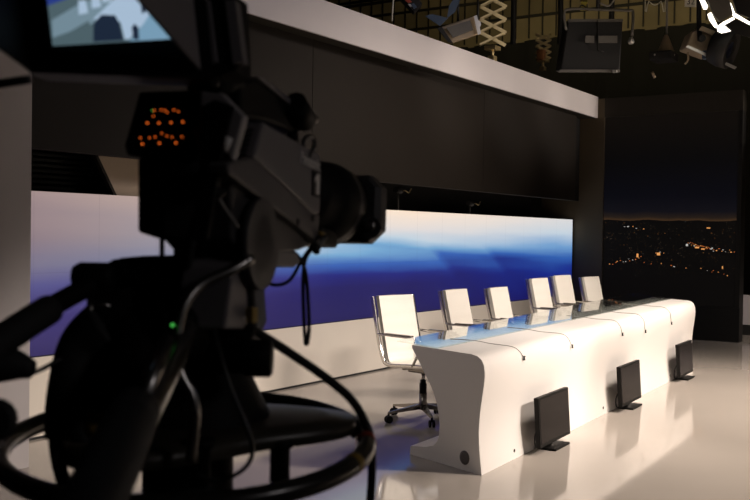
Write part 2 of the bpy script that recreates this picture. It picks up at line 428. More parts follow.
# brighter light clusters in the picture
cl_ = MB()
def city(px, py, w, h, m_):
    p = at_x(px, py, XR+.03) - Vector(cs.location); cl_.m(m_).box((-.0005, p.y, p.z), (.001, w, h))
rnd = random.Random(3)
for x0, x1, y0, y1, k in ((609, 642, 264, 257, 13), (688, 714, 243, 250, 26), (712, 736, 249, 252, 9), (700, 730, 268, 276, 7), (640, 690, 262, 268, 6), (655, 665, 254, 252, 4), (624, 645, 226, 229, 4)):
    for i in range(k):
        t = (i+rnd.random()*.8)/k
        city(x0+(x1-x0)*t, y0+(y1-y0)*t+rnd.uniform(-1.3, 1.3), rnd.uniform(.007, .022), rnd.uniform(.006, .013), rnd.choice(['glow_warm', 'glow_amber', 'glow_amber', 'glow_white']) if k > 4 else rnd.choice(['glow_warm', 'glow_white']))
for px, py, w, h, m_ in ((637.5, 255.5, .03, .055, 'glow_warm'), (658.5, 254, .05, .04, 'glow_warm'), (687, 245, .03, .03, 'glow_white'), (628, 226.5, .03, .012, 'glow_white'), (708.5, 228, .05, .016, 'glow_warm'), (722.5, 267.5, .014, .04, 'glow_warm'), (697, 247.5, .06, .022, 'glow_warm'), (703, 249, .05, .018, 'glow_warm')):
    city(px, py, w, h, m_)
cl_.build('city_lights', cs)
# white studio wall seen past the end of the set
bx('wall_beyond', 'white_wall', (16.2, -1.5, .15), (16.35, 3.80, .62), 'low white wall beyond the end of the set', 'wall', st)
bx('baseboard_beyond', 'hole', (16.18, -1.5, 0), (16.36, 3.80, .16), None, None, st)
# grey wall at the left edge
wl = at_z(28.8, 467, 0)
bx('wall_left', 'grey_wall', (wl.x-1.6, wl.y, 0), (wl.x, wl.y+.12, 3.3), 'plain grey wall at the left end of the set', 'wall', st)

# ------------------------------------------------------------------ the desk
F0, F1 = Vector((5.555, 2.76, 0)), Vector((11.5, 3.04, 0))
B0, B1 = Vector((5.80, 3.42, 0)), Vector((11.82, 3.62, 0))
G0, G1 = Vector((5.90, 3.60, 0)), Vector((12.28, 4.03, 0))
def htop(s): return .748 + .037*s
prof = [(-.005, 0), (.005, .05), (.022, .12), (.035, .20), (.040, .28), (.034, .36), (.018, .45), (-.006, .54), (-.022, .61), (-.027, .66),
        (-.015, .712), (.02, .748), (.075, .768), (.15, .775), (1.0, .775), (1.0, .755), (.93, .70), (.85, .63), (.76, .555), (.68, .48), (.62, .40), (.59, .33), (.575, .26),
        (.58, .195), (.605, .145), (.66, .108), (.78, .082), (1.0, .06), (1.01, .0)]
def desk_pt(s, u, z): 
    F = F0.lerp(F1, s); B = B0.lerp(B1, s); p = F + (B-F)*u; p.z = z*htop(s)/.775; return p
desk = thing('presenter_desk', F0.lerp(B1, .5)*1, 'long white curved presenter desk with a glass strip along its top', 'desk')
db = MB().m('desk_white'); secs = [[desk_pt(s, u, z) for u, z in prof] for s in [i/24 for i in range(25)]]
db.loft(secs, smooth=True)
body = db.build('desk_body', desk, world=True)
sm = body.modifiers.new('e', 'EDGE_SPLIT'); sm.split_angle = R(35)
gl = MB().m('desk_glass'); gp = []
for s in [i/12 for i in range(13)]:
    u0_ = .62 - .10*s
    k_ = htop(s)/.775; gb = G0.lerp(G1, s)
    gp.append([desk_pt(s, u0_, .776), Vector((gb.x, gb.y, .776*k_)), Vector((gb.x, gb.y, .785*k_)), desk_pt(s, u0_, .785)])
gl.loft(gp, smooth=False); lab(gl.build('glass_top', desk, world=True), 'dark reflective glass strip along the back of the desk top')
# grommet in the near end
pg = desk_pt(0, .22, .085); ax = (B0-F0).cross(Vector((0, 0, 1))).normalized()*-1
if ax.x > 0: ax = -ax
MB().m('grommet').lathe([(.045, 0), (.045, .004), (.03, .005)], pg + ax*.0005, zto(ax), 20).build('cable_grommet', desk, world=True)
fn = Vector((.047, -1, 0)).normalized()
for px, py in ((512.5, 451), (604, 408.5), (663, 375.5)):
    s = (at_z(px, py, .05).x - F0.x)/(F1.x-F0.x); q = desk_pt(s, .006, .055)
    MB().m('hole').lathe([(.012, 0), (.012, .003)], q + fn*.0, zto(fn), 10).build('screw_hole', desk, world=True)

# ------------------------------------------------------------------ clip-on microphones
def front_path(s, sd, zend):
    """cable from glass to the front of the desk: u = depth, slides along the desk while it drops"""
    return s
def lay(s, u, z, off=.005):
    p = desk_pt(s, u, z); return p
surf = [(.9, .786), (.72, .7865), (.55, .785), (.38, .779), (.22, .779), (.15, .779), (.075, .773), (.02, .754), (-.017, .715), (-.034, .66), (-.029, .61), (-.012, .54), (.012, .45)]
mics = [(.20, .13, 523, 357), (.34, .29, 571.5, 345.5), (.60, .50, 621.5, 332.5), (.72, .65, 644.6, 329.8), (.90, .84, 671.5, 324.0)]
mlab = ['clip-on microphone on the desk front nearest the first office chair', 'clip-on microphone on the desk front above the nearest floor monitor',
        'clip-on microphone on the desk front above the middle floor monitor', 'clip-on microphone on the desk front between the middle and farthest floor monitors',
        'clip-on microphone on the desk front above the farthest floor monitor']
for i, (sa, sb, px, py) in enumerate(mics):
    # end point: on the desk front plane
    best = None
    for k in range(400):
        s = k/399
        for (u, z) in ((-.034, .66), (-.036, .685), (-.030, .64), (-.026, .70), (-.033, .62)):
            p = desk_pt(s, u, z); v = p-CAM; dd = v.dot(fwd); x = 375+FPX*v.dot(rgt)/dd; y = 250-FPX*v.dot(upv)/dd
            e = (x-px)**2+(y-py)**2
            if best is None or e < best[0]: best = (e, s, u, z, p)
    _, se, ue, ze, pe = best
    s0 = se - .035
    pts = []
    path = [(.86, .786), (.70, .786), (.52, .785), (.36, .780), (.20, .780), (.11, .777), (.045, .765), (.0, .738), (-.022, .71), (-.036, ze)]
    n = len(path)
    for k, (u, z) in enumerate(path):
        t = k/(n-1); s = s0 + (se-s0)*min(1, t*1.05)**.8 + .006*math.sin(t*9+i)*(1-t)
        if s < .005: s = .005
        pts.append(desk_pt(s, u, z))
    mt = thing('clip_on_microphone', pe, mlab[i], 'microphone', group='clip-on microphones on the desk')
    MB().m('cable_grey').tube(pts, .0023, 6, 4).build('cable', mt, world=True)
    MB().m('black_matte').tube([pe+Vector((0, -.006, .008)), pe+Vector((0, -.008, -.022))], [.006, .0085], 8).tube([pe+Vector((.004, -.004, -.004)), pe+Vector((.018, -.008, .004))], .003, 6).build('capsule', mt, world=True)

# ------------------------------------------------------------------ floor monitors
mon_l = ['black flat monitor on the floor against the near part of the desk front', 'black flat monitor on the floor against the middle of the desk front', 'black flat monitor on the floor against the far end of the desk front']
mon_p = [((537, 453), (569, 436)), ((615, 409.5), (643, 395.5)), ((677.5, 377), (691.0, 371.5))]
def make_monitor():
    t = thing('floor_monitor', (0, 0, 0), mon_l[0], 'monitor', group='floor monitors along the desk')
    w, h, z0 = .62, .345, .045; tl = R(4)
    rot = Matrix.Rotation(-tl, 3, 'X')
    c = Vector((0, 0, z0+h/2))
    # local: faces -y, width along x
    mb = MB().m('black_plastic').box(c, (w, .035, h), rot, .006); mb.box(c+Vector((0, .028, -.02)), (w*.62, .035, h*.6), rot, .01); mb.build('case', t)
    MB().m('screen_off').box(c+rot @ Vector((0, -.0182, .004)), (w-.036, .002, h-.042), rot).build('screen', t)
    mb = MB().m('black_plastic').box((0, .035, .10), (.07, .025, .16), Matrix.Rotation(-.1, 3, 'X'), .006); mb.build('neck', t)
    MB().m('black_plastic').box((.02, -.005, .008), (.30, .14, .016), None, .006).build('stand_base', t)
    MB().m('cable_black').tube([(-.18, .04, .16), (-.185, .06, .10), (-.15, .066, .02), (-.05, .062, .008)], .006, 6, 4).build('cable', t)
    return t
mon0 = make_monitor()
for i, (a, b) in enumerate(mon_p):
    t = mon0 if i == 0 else copy_tree(mon0)
    A, B = at_z(*a, .05), at_z(*b, .05); c = (A+B)/2
    t.location = (c.x, c.y+.0, 0); t.rotation_euler = (0, 0, math.atan2(.28, 5.945)); t['label'] = mon_l[i]
    s = (c.x-F0.x)/(F1.x-F0.x); yf = F0.lerp(F1, s).y
    q = at_y((a[0]+b[0])/2, (a[1]+b[1])/2, yf-.085); t.location.y = yf-.085; t.location.x = q.x
    t.location.y = F0.lerp(F1, (q.x-F0.x)/(F1.x-F0.x)).y-.085

# ------------------------------------------------------------------ chairs
def make_chair():
    t = thing('office_chair', (0, 0, 0), '', 'chair', group='white office chairs behind the desk')
    # local: faces -y, width along x. sling profile (y, z)
    W = .425
    side = [(-.25, .455), (-.235, .472), (-.10, .468), (.05, .456), (.15, .452), (.20, .470), (.225, .515), (.245, .60), (.275, .72), (.305, .85), (.335, .985), (.338, 1.0)]
    P = catmull([Vector((0, y, z)) for y, z in side], 5)
    nseat = 24
    def slab(path, th, w, name, ribs):
        q = []; n = len(path)
        for i, p in enumerate(path):
            a = path[max(0, i-1)]; b = path[min(n-1, i+1)]; tg = (b-a).normalized(); nr = Vector((0, -tg.z, tg.y))
            bulge = .004*math.sin(i*PI*ribs)**2
            e = .6 if i in (0, n-1) else 1.
            hw = w/2
            q.append([p+Vector((-hw, 0, 0))-nr*th*.3*e, p+Vector((-hw+.008, 0, 0))+nr*th*.5*e, p+nr*(th*.5+bulge)*e, p+Vector((hw-.008, 0, 0))+nr*th*.5*e, p+Vector((hw, 0, 0))-nr*th*.3*e, p-nr*th*.5*e])
        o = MB().m('leather').loft(q).build(name, t); e_ = o.modifiers.new('e', 'EDGE_SPLIT'); e_.split_angle = R(28); return o
    slab(P[:nseat+1], .026, W, 'seat', .33)
    slab(P[nseat:], .034, W-.01, 'backrest', .25)
    for sx in (-1, 1):
        x = sx*(W/2+.022)
        mb = MB().m('chrome'); q = []
        for i, p in enumerate(P[:-3]):
            a = P[max(0, i-1)]; b = P[min(len(P)-1, i+1)]; tg = (b-a).normalized(); nr = Vector((0, -tg.z, tg.y)); p = p-nr*.022*min(1, max(0, (p.z-.46)/.15))
            q.append([p+Vector((x-.009, 0, 0))-nr*.016, p+Vector((x+.009, 0, 0))-nr*.016, p+Vector((x+.009, 0, 0))+nr*.016, p+Vector((x-.009, 0, 0))+nr*.016])
        mb.loft(q); mb.build('side_rail', t, bevel=.003)
        xa = sx*(W/2+.045)
        ar = MB().m('chrome').tube([(x, .272, .70), (xa, .268, .70), (xa, .20, .697), (xa, .0, .695), (xa, -.12, .692), (xa, -.185, .655), (xa, -.195, .60), (xa, -.15, .52), (x, -.10, .468)], .0105, 8, 4).build('armrest', t)
        MB().m('dark_chrome').box((xa, .03, .706), (.04, .29, .016), None, .006).build('arm_pad', ar)
    mb = MB().m('dark_chrome')
    mb.tube([(-W/2, .02, .437), (W/2, .02, .437)], .013, 8).tube([(-W/2, -.15, .452), (W/2, -.15, .452)], .011, 8).box((0, .0, .415), (.16, .2, .05), None, .01)
    mb.build('tilt_mechanism', t)
    MB().m('black_plastic').tube([(.08, .0, .40), (.2, -.02, .385), (.25, -.02, .38)], .007, 6, 3).build('lever', t)
    MB().m('black_plastic').lathe([(.03, .215), (.03, .30), (.024, .302), (.024, .33)], seg=14).m('chrome').lathe([(.016, .30), (.016, .40)], seg=14).build('gas_column', t)
    sb = MB().m('dark_chrome').lathe([(.045, .09), (.045, .13), (.032, .15), (.032, .22)], seg=16)
    for k in range(5):
        a = 2*PI*k/5+.35; dx, dy = math.cos(a), math.sin(a)
        sb.loft([[Vector((dx*r_-dy*w, dy*r_+dx*w, z)) for w, z in ((-ww, zb), (ww, zb), (ww*.7, zt), (-ww*.7, zt))] for r_, ww, zb, zt in ((.03, .024, .095, .135), (.17, .018, .085, .112), (.32, .012, .072, .09))], smooth=False)
    sb.build('star_base', t)
    for k in range(5):
        a = 2*PI*k/5+.35; c = Vector((math.cos(a)*.315, math.sin(a)*.315, .03)); tn = Vector((-math.sin(a), math.cos(a), 0))
        mb = MB().m('black_plastic')
        for s_ in (-1, 1): mb.lathe([(.020, -.009), (.03, -.006), (.03, .006), (.020, .009)], c+tn*s_*.015, zto(tn), 14)
        mb.tube([c+Vector((0, 0, .012)), c+Vector((0, 0, .048))], .009, 8); mb.build('caster', t)
    return t
ch0 = make_chair()
clab = ['white office chair at the near end of the desk, its wheeled base in full view', 'white office chair second from the near end of the desk, beside the first microphone cable',
        'white office chair third from the near end of the desk', 'white office chair fourth from the near end, overlapping the chair beyond it',
        'white office chair just before the last one at the far end of the desk', 'white office chair at the far end of the desk against the dark column']
cpx = [(395.5, 294, 3.98, 13, 1.0), (456.5, 288.5, 4.02, 2, 1.), (499, 286.5, 4.02, 0, .99), (539.8, 277.5, 4.08, 3, 1.0), (563, 274.5, 4.1, 5, 1.0), (591.5, 276, 4.1, 7, 1.0)]
for i, (px, py, Y, rz, sc) in enumerate(cpx):
    t = ch0 if i == 0 else copy_tree(ch0)
    yt = Y+.32                      # the plane of the top of the back
    p = at_y(px, py, yt)
    t.location = (p.x-.33*math.sin(R(rz)), Y, 0); t.rotation_euler = (0, 0, R(-rz)); t.scale = (1, 1, p.z/1.012); t['label'] = clab[i]
    print('chair', i, p, p.z)

# ------------------------------------------------------------------ television camera
fw = ray(612, 300).normalized(); lf = Vector((0, 0, 1)).cross(fw).normalized(); upc = fw.cross(lf)
O = at(264, 122, 1.5)
ROT = Matrix(((fw.x, lf.x, upc.x), (fw.y, lf.y, upc.y), (fw.z, lf.z, upc.z)))
tv = thing('studio_camera', O, 'large dark grey television studio camera marked 1, pointing at the desk', 'camera', rot=ROT.to_euler())
INV = ROT.transposed()
def L(px, py, d): return INV @ (at(px, py, d)-O)
def Lx(px, py, X):        # point on the local plane x = X seen at this pixel
    k = INV @ ray(px, py); o = INV @ (CAM-O); return o + k*((X-o.x)/k.x)
def Ly(px, py, Y):
    k = INV @ ray(px, py); o = INV @ (CAM-O); return o + k*((Y-o.y)/k.y)
# body: side panel block with a chamfered lower edge
def side(name, pts, ya, yb, m_, bev=.004):
    pl = [Ly(px, py, ya) for px, py in pts]
    return MB().m(m_).loft([[Vector((p.x, ya, p.z)) for p in pl], [Vector((p.x, yb, p.z)) for p in pl]], smooth=False).build(name, tv, bevel=bev)
side('side_panel', ((264, 122), (320, 154), (322, 176), (320, 214), (314, 214), (254, 157)), .0, .03, 'cam_grey', .005)
side('lower_flange', ((228, 163), (254, 157), (314, 214), (320, 214), (318, 244), (311, 236), (229, 174)), .003, .035, 'cam_grey_mid')
side('body', ((240, 128), (264, 122), (318, 156), (316, 244), (300, 250), (246, 258), (232, 240), (231, 176)), .02, .13, 'cam_grey_dark')
# rear face with vent slits
mb = MB().m('cam_black')
for k in range(6):
    a, b = Ly(243-k*2.2, 132+k*5, .016), Ly(260-k*1.4, 128+k*5, .016)
    mb.tube([Vector((a.x, .016, a.z)), Vector((b.x, .016, b.z))], .0028, 6)
mb.build('rear_vent', tv)
# writing and number
p = Ly(310.5, 162, -.001)
mx = Matrix.Translation((p.x, -.0012, p.z)) @ Matrix(((1, 0, 0, 0), (0, 0, -1, 0), (0, 1, 0, 0), (0, 0, 0, 1)))
lab(text_mesh('lettering', 'Panasonic', .029, 'white_print', mx, tv), 'pale maker lettering on the side panel')
p = Ly(315.5, 184, -.001)
MB().m('ink').box((p.x, -.002, p.z), (.042, .003, .044)).build('number_plate', tv)
nb = MB().m('white_print').prism([(p.x-.004, p.z-.018), (p.x+.011, p.z-.018), (p.x+.011, p.z+.018), (p.x+.001, p.z+.018), (p.x-.014, p.z+.009), (p.x-.014, p.z+.002), (p.x-.004, p.z+.007)], -.005, -.0036)
lab(nb.build('number', tv), 'white numeral 1')
for px, py in ((312, 218), (297, 222)):
    q = Ly(px, py, -.002); MB().m('ink').lathe([(.006, 0), (.006, .004)], q, zto((0, -1, 0)), 10).build('screw', tv)
# lens
lc = Vector((.33, .055, -.075)); axx = zto((1, 0, 0))
mb = MB().m('cam_black').lathe([(.05, 0), (.064, .02), (.064, .1), (.074, .11), (.083, .16), (.083, .235), (.06, .245)], lc, axx, 32)
mb.m('cam_grey_dark').lathe([(.0835, .165), (.0835, .195)], lc, axx, 32, cap=False)
mb.m('brushed').lathe([(.0845, .2), (.0845, .206)], lc, axx, 32, cap=False)
lens = mb.build('lens', tv)
MB().m('cam_black').box(lc+Vector((.09, -.012, -.075)), (.12, .06, .035), None, .006).build('lens_servo', tv)
hx = .60
a = Lx(384, 182, hx); b = Lx(384, 243, hx); cy = lc.y; half = abs(a.y-cy)
y0, y1, z0, z1 = cy-half, cy+half, b.z, a.z+.012
ch = .026
def rr(x, g=0.): return [Vector((x, y, z)) for y, z in ((y0+ch-g*0, z0-g), (y1-ch, z0-g), (y1+g, z0+ch), (y1+g, z1-ch), (y1-ch, z1+g), (y0+ch, z1+g), (y0-g, z1-ch), (y0-g, z0+ch))]
mb = MB().m('cam_grey_dark').loft([rr(hx-.03, -.012), rr(hx-.022), rr(hx+.02, .002)], smooth=False, caps=False)
mb.loft([rr(hx+.02, .002), rr(hx+.02, -.01), rr(hx-.0, -.02)], smooth=False, caps=False)
# back plate with a hole for the barrel
rim = rr(hx-.03, -.012); seg = 32; vs = []
for k in range(8):
    for j in range(4):
        vs.append(rim[k].lerp(rim[(k+1) % 8], j/4))
ctr = Vector((hx-.03, cy, lc.z))
cir = [ctr + Vector((0, (v-ctr).normalized().y*.07, (v-ctr).normalized().z*.07)) for v in vs]
mb.loft([vs, cir], caps=False, smooth=False)
hood = mb.build('lens_hood', tv)
MB().m('glass_lens').lathe([(.068, -.03), (.06, -.012), (.03, -.004), (.002, 0)], (hx+.0, cy, lc.z), axx, 24).build('front_element', tv)
kp = Lx(372, 228, hx-.045)
MB().m('brushed').lathe([(.012, 0), (.012, .022), (.008, .026)], kp, zto((-1, 0, .2)), 14).m('cam_grey_dark').lathe([(.022, -.016), (.022, .0)], kp, axx, 14).build('hood_knob', tv)
# top handle with a viewfinder socket
mb = MB().m('cam_black')
tp = lambda px, py, Y: (Ly(px, py, Y).x, Ly(px, py, Y).z)
mb.prism([tp(236, 82, .02), tp(252, 77, .02), tp(300, 106, .02), tp(304, 118, .02), tp(296, 135, .02), tp(266, 122, .02), tp(238, 118, .02)], .015, .10)
mb.build('top_handle', tv, bevel=.006)
mb = MB().m('cam_grey').prism([tp(254, 76, .012), tp(262, 78, .012), tp(296, 104, .012), tp(292, 108, .012)], .008, .016); mb.build('handle_rail', tv, bevel=.002)
q = Ly(300, 118, .0)
mb = MB().m('cam_black').tube([q+Vector((-.03, .0, .02)), q+Vector((.03, .0, -.0))], .02, 14).tube([q+Vector((.02, .02, -.02)), q+Vector((.03, .02, -.035))], .010, 10).m('brushed').lathe([(.008, 0), (.008, .008)], q+Vector((.034, -.01, .004)), zto((1, -.6, .2)), 10)
mb.build('microphone_mount', tv)
MB().m('cable_black').tube([Ly(303, 146, .0), Ly(304, 140, .0), Ly(309, 136, 0), Ly(314, 139, 0), Ly(314, 147, 0), Ly(309, 156, .0)], .004, 8, 5).build('cable_loop', tv)
# back box with indicator lamps, and the adaptor below it
ind = MB().m('cam_black')
X_ = -.09
pl = [Lx(px, py, X_) for px, py in ((140, 92), (197, 90), (206, 100), (193, 158), (180, 162), (128, 156), (125, 146))]
ind.loft([[Vector((X_-.004, p.y, p.z)) for p in pl], [Vector((X_+.10, p.y, p.z)) for p in pl]], smooth=False)
ip = ind.build('indicator_panel', tv, bevel=.004)
for i, (px, py) in enumerate(((152, 110.5), (154.5, 110.5), (161, 110), (165, 110.5), (167.5, 112.5), (174, 110), (178.5, 111.5), (153.5, 116), (147.5, 123), (159, 123), (171, 122.5), (183, 122),
                              (140.5, 138), (149.5, 137.8), (155.5, 137), (162, 133.5), (167, 136), (172, 137.2), (182, 136.8), (142.5, 144), (159.5, 143.2), (176, 142.8))):
    q = Lx(px, py, X_-.0045); r_ = .0014 if py in (123, 122.5, 122, 144, 143.2, 142.8) else .0010
    o = MB().m('led_green' if i == 0 else 'led_orange').lathe([(r_, 0), (r_*.8, .0015), (r_*.3, .002)], q, zto((-1, 0, 0)), 10).build('indicator_lamp', ip)
    if i == 0: lab(o, 'small green indicator lamp at the left of the top row')
mb = MB().m('cam_black'); X_ = -.06
for poly, d0, d1 in ((((137, 158), (222, 150), (232, 236), (166, 241), (137, 232)), -.06, .02), (((172, 235), (236, 230), (240, 268), (172, 268)), -.03, .05)):
    pl = [Lx(px, py, d0) for px, py in poly]
    mb.loft([[Vector((d0, p.y, p.z)) for p in pl], [Vector((d1, p.y, p.z)) for p in pl]], smooth=False)
mb.build('adaptor_box', tv, bevel=.005)
X_ = -.112
pl = [Lx(px, py, X_) for px, py in ((200, 91), (222, 93), (244, 116), (232, 160), (222, 150), (205, 150), (199, 128))]
MB().m('shroud').loft([[Vector((X_, p.y, p.z)) for p in pl], [Vector((X_+.02, p.y, p.z)) for p in pl]], smooth=False).build('rear_shroud', tv, bevel=.003)
pl = [Lx(px, py, X_-.006) for px, py in ((205, 104), (214, 99), (233, 106), (222, 152), (206, 240), (190, 240), (200, 150))]
MB().m('cam_black').loft([[Vector((X_-.006, p.y, p.z)) for p in pl], [Vector((X_+.01, p.y, p.z)) for p in pl]], smooth=False).build('rear_flap', tv, bevel=.003)
a, b = Lx(229, 137, -.125), Lx(224, 151, -.125)
MB().m('white_print').tube([a, b], .0055, 10).build('catch_glint', tv)  # chrome catch, its bright glint put into the white colour
MB().m('cable_grey').tube([Lx(224, 152, -.1), Lx(216, 178, -.1), Lx(220, 200, -.1), Lx(230, 216, -.09), Lx(238, 228, -.08)], .003, 8, 5).build('thin_cable', tv)
MB().m('rubber').tube([Lx(199, 128, -.1), Lx(206, 158, -.1), Lx(204, 200, -.1), Lx(192, 236, -.09), Lx(186, 268, -.05)], .008, 10, 5).build('rear_hose', tv)
q = Lx(221, 194, -.1); MB().m('brushed').lathe([(.006, 0), (.006, .01)], q, zto((-1, -.4, .3)), 10).build('rear_screw', tv)
# viewfinder: housing, bezel, screen, sloping hood sides
vf_root = MB()
tilt = Vector((.22, -.97, .04)).normalized()        # direction of the screen's lower edge, left to right
sBL, sBR = L(55, 46, 1.30), L(166.5, 39.5, 1.30+.035)
bBL, bBR = L(30, 73, 1.30), L(214, 80, 1.30+.055)
ex = (sBR-sBL).normalized(); ez = Vector((-.12, 0, 1.)); ez = (ez-ex*ez.dot(ex)).normalized(); en = ex.cross(ez)      # en points away from the operator
if en.x < 0: en = -en
hb = .20
mb = MB().m('cam_black')
A0, A1 = bBL, bBR; A2, A3 = bBR+ez*hb, bBL+ez*hb
back = [p+en*.11-(p-(bBL+bBR)/2)*.12 for p in (A0, A1, A2, A3)]
mb.loft([[p+en*.004 for p in (A0, A1, A2, A3)], [p+en*.05 for p in (A0, A1, A2, A3)], back], smooth=False)
vf = mb.build('viewfinder', tv, bevel=.004)
w = (sBR-sBL).length; h = w*.60
def vq(a, b, c=.0): return sBL + ex*(w*a) + ez*(h*b) - en*c
sc_ = MB()
sc_.m('vf_grey').poly([vq(-.02, 0, .002), vq(1.3, 0, .002), vq(1.3, 1, .002), vq(-.02, 1, .002)])
def pic(m_, pts, c):
    # drawn on a 0..1 (left to right) by 0..1 (bottom to top) screen
    sc_.m(m_).poly([vq(a, b, c) for a, b in pts])
pic('vf_blue', [(-.02, .60), (.35, .78), (.62, 1), (-.02, 1)], .003)
pic('vf_navy', [(-.02, .75), (.28, .90), (.42, 1), (-.02, 1)], .0035)
pic('vf_pale', [(-.01, .12), (.0, .38), (.28, .62), (.42, .68), (.62, .60), (.40, .32)], .004)
for a, b in ((.24, .60), (.36, .68), (.46, .76), (.54, .84)):
    pic('vf_white', [(a, b-.16), (a+.085, b-.14), (a+.075, b+.05), (a+.01, b+.05)], .0045)
pic('vf_white', [(.36, .36), (.62, .72), (.86, 1), (1.12, 1), (.98, .62), (.80, .24), (.66, .03), (.62, .03), (.60, .30)], .005)
pic('vf_floor', [(.66, .0), (.80, .24), (.98, .62), (1.12, 1), (1.3, 1), (1.3, 0)], .0052)
pic('vf_dark', [(.34, .02), (.36, .30), (.44, .42), (.56, .40), (.59, .28), (.61, .02)], .0056)
pic('vf_grey', [(.06, .02), (.06, .12), (.32, .34), (.36, .02)], .0054)
pic('vf_dark', [(.70, .02), (.695, .20), (.725, .26), (.755, .20), (.75, .02)], .0058)
pic('vf_dark', [(.80, .40), (.80, .56), (.84, .60), (.84, .44)], .0058)
sc_.build('viewfinder_screen', vf)
mb = MB().m('cam_black')
for e0, e1 in ((vq(-.03, -.0), bBL), ):
    pass
mb.loft([[bBL-en*.008, bBR-en*.008, bBR-en*.008+ez*(.026), bBL-en*.008+ez*.030], [bBL+en*.006, bBR+en*.006, bBR+en*.006+ez*(.026), bBL+en*.006+ez*.030]], smooth=False)
o_ = bBL-ex*.0
mb.loft([[o_-en*.008, sBL-ex*.006-ez*.02-en*.008, vq(0, 1.4, .008)-ex*.006, o_+ez*hb-en*.008], [o_+en*.006, sBL-ex*.006-ez*.02+en*.006, vq(0, 1.4, -.006)-ex*.006, o_+ez*hb+en*.006]], smooth=False)
o_ = bBR
mb.loft([[o_-en*.008, vq(1, -.25, .008)+ex*.028, vq(1, 1.4, .008)+ex*.028, o_+ez*hb-en*.008], [o_+en*.006, vq(1, -.25, -.006)+ex*.028, vq(1, 1.4, -.006)+ex*.028, o_+ez*hb+en*.006]], smooth=False)
mb.build('bezel', vf)
def hood_plate(pts, s_, m_):
    MB().m(m_).loft([pts, [v+ex*s_*.004 for v in pts]], smooth=False).build('hood_side', vf)
pa, pb = L(198, 70, 1.335), L(126, -12, 1.17); hood_plate([pa, pb, pb+ez*.10, pa+ez*.20], 1, 'cam_grey')
pa, pb = L(32, 71, 1.295), L(-14, 37, 1.15); hood_plate([pa, pb, pb+ez*.12, pa+ez*.20], -1, 'cam_black')
mb = MB().m('cam_black').loft([[bBL+ez*hb, bBR+ez*hb, bBR-ex*.03+ez*hb-en*.155, bBL+ez*hb-en*.155], [bBL+ez*(hb+.005), bBR+ez*(hb+.005), bBR-ex*.03+ez*(hb+.005)-en*.155, bBL+ez*(hb+.005)-en*.155]], smooth=False); mb.build('hood_top', vf)
# right-hand side of the housing: strap of grey and a black knuckle
mb = MB().m('cam_grey_dark')
for x0, x1, m_ in ((211, 217, 'cam_grey'), (233, 243, 'cam_grey')):
    pl = [L(px, py, 1.37) for px, py in ((x0-8, 0), (x1-8, 0), (x1, 62), (x0, 64))]
    mb.m(m_).loft([pl, [p+Vector((.02, 0, 0)) for p in pl]], smooth=False)
mb.build('side_strap', vf)
mb = MB().m('cam_black'); pl = [L(px, py, 1.375) for px, py in ((206, -8), (232, -8), (236, 70), (214, 78))]
mb.loft([pl, [p+Vector((.06, 0, 0)) for p in pl]], smooth=False)
mb.tube([L(212, 84, 1.40), L(236, 82, 1.46)], .016, 12).m('brushed').lathe([(.007, 0), (.007, .01)], L(215, 83, 1.385), zto((-1, -.3, 0)), 12)
mb.build('pivot_knuckle', vf)
mb = MB().m('cam_black').tube([L(205, 80, 1.42), L(212, 100, 1.46), L(232, 100, 1.5), L(252, 98, 1.55)], .02, 12, 4); mb.build('viewfinder_arm', tv)
MB().m('cable_black').tube([L(31, 79, 1.28), L(-6, 85, 1.28), L(-40, 95, 1.28)], .006, 8, 4).build('viewfinder_rod', tv)
# wedge plate under the body
mb = MB().m('cam_grey'); 
pw = [(258, 247), (308, 252), (312, 262), (306, 268), (272, 268), (262, 300), (258, 330), (238, 330), (246, 268)]
pl = [Ly(px, py, .0) for px, py in pw]
mb.loft([[Vector((p.x, 0.02, p.z)) for p in pl], [Vector((p.x, .10, p.z)) for p in pl]], smooth=False); mb.build('wedge_plate', tv, bevel=.004)
# arch of the tilt mount on the side
pc = Ly(264, 244, -.0); mb = MB().m('cam_grey_dark').lathe([(.07, 0), (.07, .012), (.045, .012), (.045, .0)], (pc.x, .0, pc.z), zto((0, 1, 0)), 28); mb.m('cam_black').lathe([(.045, 0.002), (.045, .02)], (pc.x, -.0, pc.z), zto((0, 1, 0)), 24)
mb.build('tilt_hub', tv)
MB().m('cam_black').tube([L(162, 230, 1.48), L(162, 262, 1.50)], .004, 8).build('support_post', tv)
# cables of the lens
for pts, r_ in ((((318, 236), (316, 244), (306, 258), (303, 280), (304, 320), (306, 345), (309, 330), (308, 300), (305, 270), (296, 254), (284, 250)), .0036),
                (((316, 240), (302, 260), (290, 280), (276, 285), (262, 280), (252, 268)), .0034)):
    MB().m('cable_black').tube([L(px, py, 1.78) for px, py in pts], r_, 8, 5).build('lens_cable', tv)
MB().m('cable_black').tube([L(325, 236, 1.8), L(318, 246, 1.79), L(316, 252, 1.78)], .007, 8, 3).m('yellow_tape').tube([L(322, 232, 1.8), L(321, 236, 1.8)], .0075, 8).build('plug', tv)

